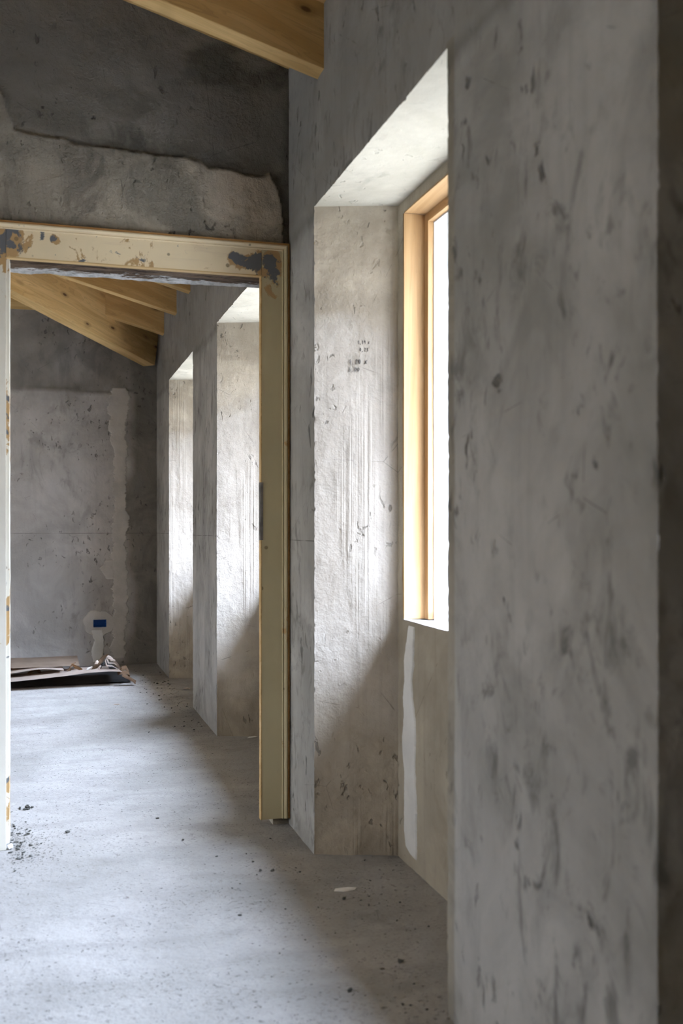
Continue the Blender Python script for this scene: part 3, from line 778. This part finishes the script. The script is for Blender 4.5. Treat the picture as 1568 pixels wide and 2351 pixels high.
# pencilled figures on the reveal of the near niche
strokes = []
G = {'1': [[(0.1, .7), (.4, 1), (.35, 0)]], '9': [[(.7, .75), (.4, 1), (.1, .75), (.4, .5), (.7, .8), (.65, 0)]], 'x': [[(0, 0), (.9, .8)], [(.15, .7), (.7, .1)]],
     '0': [[(.4, 1), (.1, .6), (.3, .05), (.65, .3), (.65, .8), (.4, 1)]], ',': [[(.3, .1), (.15, -.2)]], '2': [[(.1, .8), (.4, 1), (.65, .75), (.1, .05), (.7, .05)]],
     '5': [[(.9, .95), (.3, .95), (.25, .55), (.6, .45), (.5, .05), (.1, .0)]], '4': [[(.4, 1), (.05, .3), (.6, .35)], [(.5, .7), (.45, -.1)]],
     '3': [[(.1, .9), (.6, 1), (.3, .6), (.7, .45), (.4, 0), (-.1, -.1)]], ' ': []}
def jamb_point(px, py):      # far reveal of the first niche
    a = math.tan(ang(px)); yb = 3.38; k = SPL / (X1 - X0)
    X = a * (yb + k * X0) / (1 + a * k); Y = yb - k * (X - X0); zc = X * math.sin(THETA) + Y * math.cos(THETA)
    return Vector((X, Y, EYE + (1211 - py) * zc / 2286))
def writing(name, text, px, py, wpx, hpx):
    bm = bmesh.new(); cw = wpx / len(text)
    for i, ch in enumerate(text):
        for st in G[ch]:
            P = [jamb_point(px + i * cw + u * cw * 0.85, py - v * hpx) + Vector((0, -0.0022, 0)) for u, v in st]
            for p, q in zip(P, P[1:]):
                d = (q - p).normalized(); n = Vector((-d.z, 0, d.x)) * 0.0006; t = Vector((0, -0.0008, 0))
                vs = [bm.verts.new(a + b) for a in (p - n, p + n, q + n, q - n) for b in (-t * 2, t)]
                for f in ((0, 2, 4, 6), (1, 3, 5, 7), (0, 1, 3, 2), (2, 3, 5, 4), (4, 5, 7, 6), (6, 7, 1, 0)): bm.faces.new([vs[k] for k in f])
    o = bm_obj(name, bm, M['pencil'], wall_right); o['label'] = 'pencilled figures'; return o
writing('pencil_note', '1,19 x', 822, 790, 27, 8)
writing('pencil_note', '0,25', 825, 807, 22, 8)
writing('pencil_note', '4,20 x', 802, 836, 42, 11)
writing('pencil_note', '3,00', 800, 853, 27, 9)

# ================================================================== ROOF TIMBERS
def rafter(name, yn, yf, zb, label, length, h=0.235, xe=X0 + 0.10):
    root = bpy.data.objects.new(name, None)
    bm = bmesh.new(); w = yf - yn
    # local X runs down the slope towards the eave, origin at the wall end
    add_box(bm, (-length, -w / 2, 0), (0, w / 2, h * math.cos(math.atan(SL))))
    bmesh.ops.subdivide_edges(bm, edges=[e for e in bm.edges if abs(e.verts[0].co.x - e.verts[1].co.x) > .1], cuts=10)
    o = bm_obj(name, bm, M['beam'], bevel=0.003)
    z = zb - (xe - X0) * SL
    o.location = (xe, (yn + yf) / 2, z); o.rotation_euler = (0, math.atan(SL), 0)
    bpy.data.objects.remove(root)
    return tag(o, label, 'rafter', 'spruce roof rafters')
rafter('roof_rafter', 3.258, 3.343, 2.708, 'pale spruce rafter of the near room, above the door opening', 2.6)
rafter('roof_rafter', 6.50, 6.585, 2.690, 'short rafter end showing just under the lintel, nearest of the far room', 2.6)
rafter('roof_rafter', 7.20, 7.285, 2.690, 'spruce rafter running above the big hip beam, second from the lintel in the far room', (X0 - (YB - 7.24) + 0) * -1 + X0 + 0.10 - 0.0)
rafter('roof_rafter', 7.99, 8.075, 2.690, 'shortest rafter, joining the hip beam near the far wall corner', YB - 8.03 + 0.12)
# hip: from the far right corner up at 45 degrees
bm = bmesh.new(); L = 3.7; hw = 0.06; hh = 0.40
add_box(bm, (-L, -hw, 0), (0, hw, hh)); bmesh.ops.subdivide_edges(bm, edges=[e for e in bm.edges if abs(e.verts[0].co.x - e.verts[1].co.x) > .1], cuts=10)
hip = bm_obj('hip_rafter', bm, M['beam_b'], bevel=0.003)
hip.location = (X0 - 0.07, YB - 0.07, 2.505)
hip.rotation_euler = Euler((0, math.atan(SL / math.sqrt(2)), math.radians(45)), 'XYZ')
tag(hip, 'deep spruce hip beam rising from the far right corner across the far room', 'hip rafter')

# ================================================================== WASTE CARDBOARD
def sheet(name, label, cat, center, sx, sy, rz, hf, mat, group=None, thick=0.003, nx=40, ny=14, trim=None):
    rnd = random.Random(hash(label) % 1000 if False else len(label) * 7 + int(abs(sx) * 100))
    bm = bmesh.new(); g = []
    for j in range(ny + 1):
        row = []
        for i in range(nx + 1):
            u, v = i / nx, j / ny; x = (u - .5) * sx; y = (v - .5) * sy
            if trim: x, y = trim(u, v, x, y)
            row.append(bm.verts.new((x, y, hf(u, v))))
        g.append(row)
    for j in range(ny):
        for i in range(nx): bm.faces.new((g[j][i], g[j][i + 1], g[j + 1][i + 1], g[j + 1][i]))
    r = bmesh.ops.solidify(bm, geom=list(bm.faces), thickness=thick)
    o = bm_obj(name, bm, mat, smooth=False); o.location = (*center, 0) if len(center) == 2 else center; o.rotation_euler = (0, 0, rz)
    return tag(o, label, cat, group)
GP = 'waste cardboard heap by the far wall'
def seg(u, *kv):
    return float(np.interp(u, kv[0::2], kv[1::2]))
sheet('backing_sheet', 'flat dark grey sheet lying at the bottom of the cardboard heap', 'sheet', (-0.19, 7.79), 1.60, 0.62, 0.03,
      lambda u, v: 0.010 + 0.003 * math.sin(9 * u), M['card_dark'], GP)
sheet('cardboard_sheet', 'long pale cardboard sheet with a lifted front edge over the dark gap', 'cardboard', (-0.27, 7.60), 1.60, 0.50, 0.035,
      lambda u, v: seg(u, 0, .056, .35, .058, .55, .066, .7, .088, .85, .106, .95, .106, 1, .100) * (1 - .25 * v) + 0.003 * math.sin(15 * u) * (1 - v), M['card_pale'], GP)
sheet('cardboard_sheet', 'wavy cardboard sheet with a light edge on the left of the heap', 'cardboard', (-0.49, 7.78), 1.24, 0.36, 0.02,
      lambda u, v: 0.100 + 0.012 * math.sin(15 * u + 1) * (1 - v), M['card_pale'], GP)
sheet('cardboard_sheet', 'flat cardboard sheet at the back of the heap against the wall', 'cardboard', (-0.50, 8.02), 1.5, 0.60, 0.0,
      lambda u, v: 0.116 + 0.004 * math.sin(6 * u), M['card'], GP)
def fold(name, label, pos, rz, prof, ex, mat, thick=0.004):
    """a bent strip of cardboard: prof is a polyline in (x, z), drawn out along the vector ex"""
    bm = bmesh.new(); n = 6; ex = Vector(ex)
    P = [Vector((x, 0, z)) for x, z in prof]; Q = []
    for a, b in zip(P, P[1:]):
        for k in range(5): Q.append(a.lerp(b, k / 5))
    Q.append(P[-1])
    rows = [[bm.verts.new(q + ex * (j / n - .5) + Vector((0.004 * math.sin(3 * j + q.x * 20), 0.006 * math.sin(q.x * 60), 0.003 * math.sin(j * 2.0 + q.x * 30)))) for q in Q] for j in range(n + 1)]
    for j in range(n):
        for i in range(len(Q) - 1): bm.faces.new((rows[j][i], rows[j][i + 1], rows[j + 1][i + 1], rows[j + 1][i]))
    bmesh.ops.solidify(bm, geom=list(bm.faces), thickness=thick)
    o = bm_obj(name, bm, mat); o.location = pos; o.rotation_euler = (0, 0, rz)
    return tag(o, label, 'cardboard', GP)
def at(px, py, Y):
    X, z = on_y(px, py, Y); return (X, Y, z)
Z3 = 7.35 / 2286      # metres per pixel at the heap
def PX(*p): return [(a * Z3, -b * Z3) for a, b in p]
fold('folded_cardboard', 'tall dark brown cardboard flap leaning up at the peak of the heap', at(231, 1524, 7.66), 0.0, PX((-16, 13), (-4, -2), (13, -21)), (0.055, .04, .012), M['card_brown'])
fold('folded_cardboard', 'pale folded cardboard box side just right of the peak', at(260, 1521, 7.72), 0.0, PX((-13, -11), (-2, -11), (6, 1), (15, 18)), (-.045, .03, .040), M['card_pale'], 0.006)
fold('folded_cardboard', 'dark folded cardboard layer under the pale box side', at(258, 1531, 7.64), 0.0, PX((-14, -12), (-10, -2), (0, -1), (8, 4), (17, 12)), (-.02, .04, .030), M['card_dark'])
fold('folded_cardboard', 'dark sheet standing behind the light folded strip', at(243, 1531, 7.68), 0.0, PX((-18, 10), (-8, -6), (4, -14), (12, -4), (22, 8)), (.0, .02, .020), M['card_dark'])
fold('folded_cardboard', 'light folded strip in front of the dark layer', at(258, 1529, 7.57), 0.0, PX((-16, -14), (-13, -2), (0, 0), (8, 5), (16, 13)), (0, .02, .004), M['card_pale'], 0.006)
fold('folded_cardboard', 'second light folded strip, just above the other', at(259, 1524, 7.60), 0.0, PX((-14, -13), (-10, -3), (2, -1), (9, 4), (16, 14)), (0, .02, .004), M['card_pale'], 0.004)
fold('folded_cardboard', 'narrow brown cardboard tongue hanging down at the right tip', at(297, 1559, 7.38), 0.0, PX((-15, -12), (0, -2), (14, 9)), (.012, .05, .016), M['card_brown'])
fold('folded_cardboard', 'crumpled brown lump behind the right tip', at(285, 1540, 7.55), 0.0, PX((-12, 4), (-6, -6), (4, -7), (10, 6)), (.01, .05, .030), M['card_brown'])
fold('folded_cardboard', 'rolled brown end of the pale sheet at the right tip', at(284, 1548, 7.45), 0.0, PX((-14, -4), (-4, -5), (8, -3), (13, 1), (9, 5)), (.0, .04, .022), M['card_brown'])
fold('folded_cardboard', 'curved tan piece of cardboard tube standing on the sheet, hollow side left', at(167, 1538, 7.68), 0.0, PX((-9, 8), (-8, -4), (-3, -11), (3, -12)), (.03, .03, .034), M['card_brown'])
fold('folded_cardboard', 'tan triangular cardboard flap leaning on the tube piece', at(181, 1539, 7.66), 0.0, PX((-14, -12), (-6, -9), (4, -2), (12, 4)), (.03, .02, -.042), M['card_tan'])
fold('folded_cardboard', 'small bent cardboard scrap on the left of the heap', at(80, 1543, 7.74), 0.0, PX((-16, 5), (-5, -3), (0, -6), (6, -3), (14, 4)), (.0, .05, .024), M['card_brown'])
for k, (px, py, w, h, tilt) in enumerate(((203, 1536, 13, 3.5, -.75), (222, 1522, 4, 8, .25), (196, 1543, 9, 3.5, -.2), (228, 1534, 9, 3, -.9))):
    o = shard('paper_scrap', at(px, py, 7.60), w * Z3, .010, h * Z3 * .8, M['card_pale'] if k % 2 else M['paper'], 40 + k); o.rotation_euler = (0, tilt, 0.3 * k)
    tag(o, ('slanting white paper scrap between the tan tube piece and the brown flap', 'upright white paper scrap behind the brown flap', 'flattest white paper scrap, next to the tan tube piece', 'pointed white paper scrap at the foot of the brown flap')[k], 'paper scrap', GP)

# ================================================================== DEBRIS
rnd = random.Random(12)
crumb_src = []
for k in range(6):
    bm = bmesh.new(); bmesh.ops.create_icosphere(bm, subdivisions=1, radius=1)
    for v in bm.verts: v.co *= 1 + rnd.uniform(-.35, .35); v.co.z *= 0.6
    me = bpy.data.meshes.new('mortar_crumb'); bm.to_mesh(me); bm.free(); me.materials.append(M['crumb']); crumb_src.append(me)
def crumb(x, y, s, label, group):
    o = bpy.data.objects.new('mortar_crumb', rnd.choice(crumb_src)); o.location = (x, y, s * 0.35 + 0.001)
    o.scale = (s * rnd.uniform(.8, 1.5), s * rnd.uniform(.7, 1.1), s * rnd.uniform(.6, 1)); o.rotation_euler = (0, 0, rnd.uniform(0, 6)); link(o)
    tag(o, label, 'crumb', group)
for k in range(46):
    px = 20 + abs(rnd.gauss(0, 34)); py = 1930 + rnd.gauss(0, 28)
    x, y = on_floor(px, py); crumb(x, y, rnd.uniform(.003, .007), 'dark mortar crumb scattered at the foot of the left door jamb', 'crumbs at the left door jamb')
for k in range(14):
    px = 58 + rnd.gauss(0, 9); py = 1856 + rnd.gauss(0, 3.5)
    x, y = on_floor(px, py); crumb(x, y, rnd.uniform(.004, .008), 'dark mortar crumb in the small heap on the floor beyond the left jamb', 'crumbs in the small heap')
for k in range(60):
    t = rnd.random(); Yk = 5.6 + 2.6 * t; x = X0 - 0.02 - abs(rnd.gauss(0, .18)); crumb(x, Yk, rnd.uniform(.003, .007), 'dark mortar crumb lying along the window wall of the far room', 'crumbs along the far window wall')
for k in range(46):
    Yk = rnd.uniform(2.2, 3.6); x = rnd.uniform(.55, 1.12); crumb(x, Yk, rnd.uniform(.002, .005), 'dark mortar crumb on the shaded floor by the near niche', 'crumbs by the near niche')
for px, py, s in ((790, 2065, .008), (847, 2080, .006), (920, 2210, .010), (803, 2276, .007), (598, 2000, .007), (626, 2000, .007), (362, 1880, .007), (420, 1930, .006), (155, 1912, .009)):
    x, y = on_floor(px, py); crumb(x, y, s, 'larger dark mortar lump lying alone on the open floor', 'lone mortar lumps')
# grit too fine to count
V = []; F = []
def grit(x, y, s):
    b = len(V); a = rnd.uniform(0, 6)
    for k in range(4): V.append((x + s * math.cos(a + k * 1.57) * rnd.uniform(.5, 2.4), y + s * math.sin(a + k * 1.57) * rnd.uniform(.5, 1), 0.0035 + 0 * s))
    V.append((x, y, 0.0035 + s * .5))
    for k in range(4): F.append((b + k, b + (k + 1) % 4, b + 4))
for k in range(5200):
    r = rnd.random()
    if r < 0.40: Yk = rnd.uniform(2.0, 8.4); x = X0 - abs(rnd.gauss(0, .22)) + (0.1 if 2.2 < Yk < 3.3 else 0)
    elif r < 0.55: x, Yk = on_floor(20 + abs(rnd.gauss(0, 60)), 1935 + rnd.gauss(0, 30))
    else: x = rnd.uniform(-.6, .9); Yk = rnd.uniform(1.9, 8.3)
    if Yk < 2.0 or Yk > 8.45: continue
    if 3.7 < Yk < 3.95 and (x > .84 or x < -.14): continue
    if x > X0 - .005 and not (2.3 < Yk < 3.25): continue
    grit(x, Yk, rnd.uniform(.0008, .0028))
me = bpy.data.meshes.new('floor_grit'); me.from_pydata(V, [], F); me.materials.append(M['crumb'])
tag(link(bpy.data.objects.new('floor_grit', me)), 'fine dark grit strewn over the screed floor', 'grit', kind='stuff')
# pale flakes
x, y = on_floor(793, 2044)
tag(shard('plaster_flake', (x, y, .003), .033, .014, .004, M['paper'], 5), 'white plaster flake on the shaded floor in front of the near niche', 'flake')
x, y = on_floor(428, 1582)
tag(shard('plaster_flake', (x, y, .004), .030, .02, .006, M['card_pale'], 6), 'pale flake on the floor by the farthest niche', 'flake')
x, y = on_floor(268, 1618)
tag(shard('plaster_flake', (x, y, .003), .022, .012, .003, M['card'], 8), 'small reddish flake on the floor in front of the cardboard heap', 'flake')
x, y = on_floor(24, 1949)
tag(shard('plaster_flake', (x, y, .010), .015, .016, .014, M['paper'], 7), 'white plaster lump at the foot of the left door jamb', 'flake')
x, y = on_floor(583, 1694)
tag(shard('plaster_flake', (x, y, .004), .035, .012, .006, M['paper'], 9), 'thin white flake at the foot of the middle niche', 'flake')
# loose off-cut leaning behind the foot of the right casing
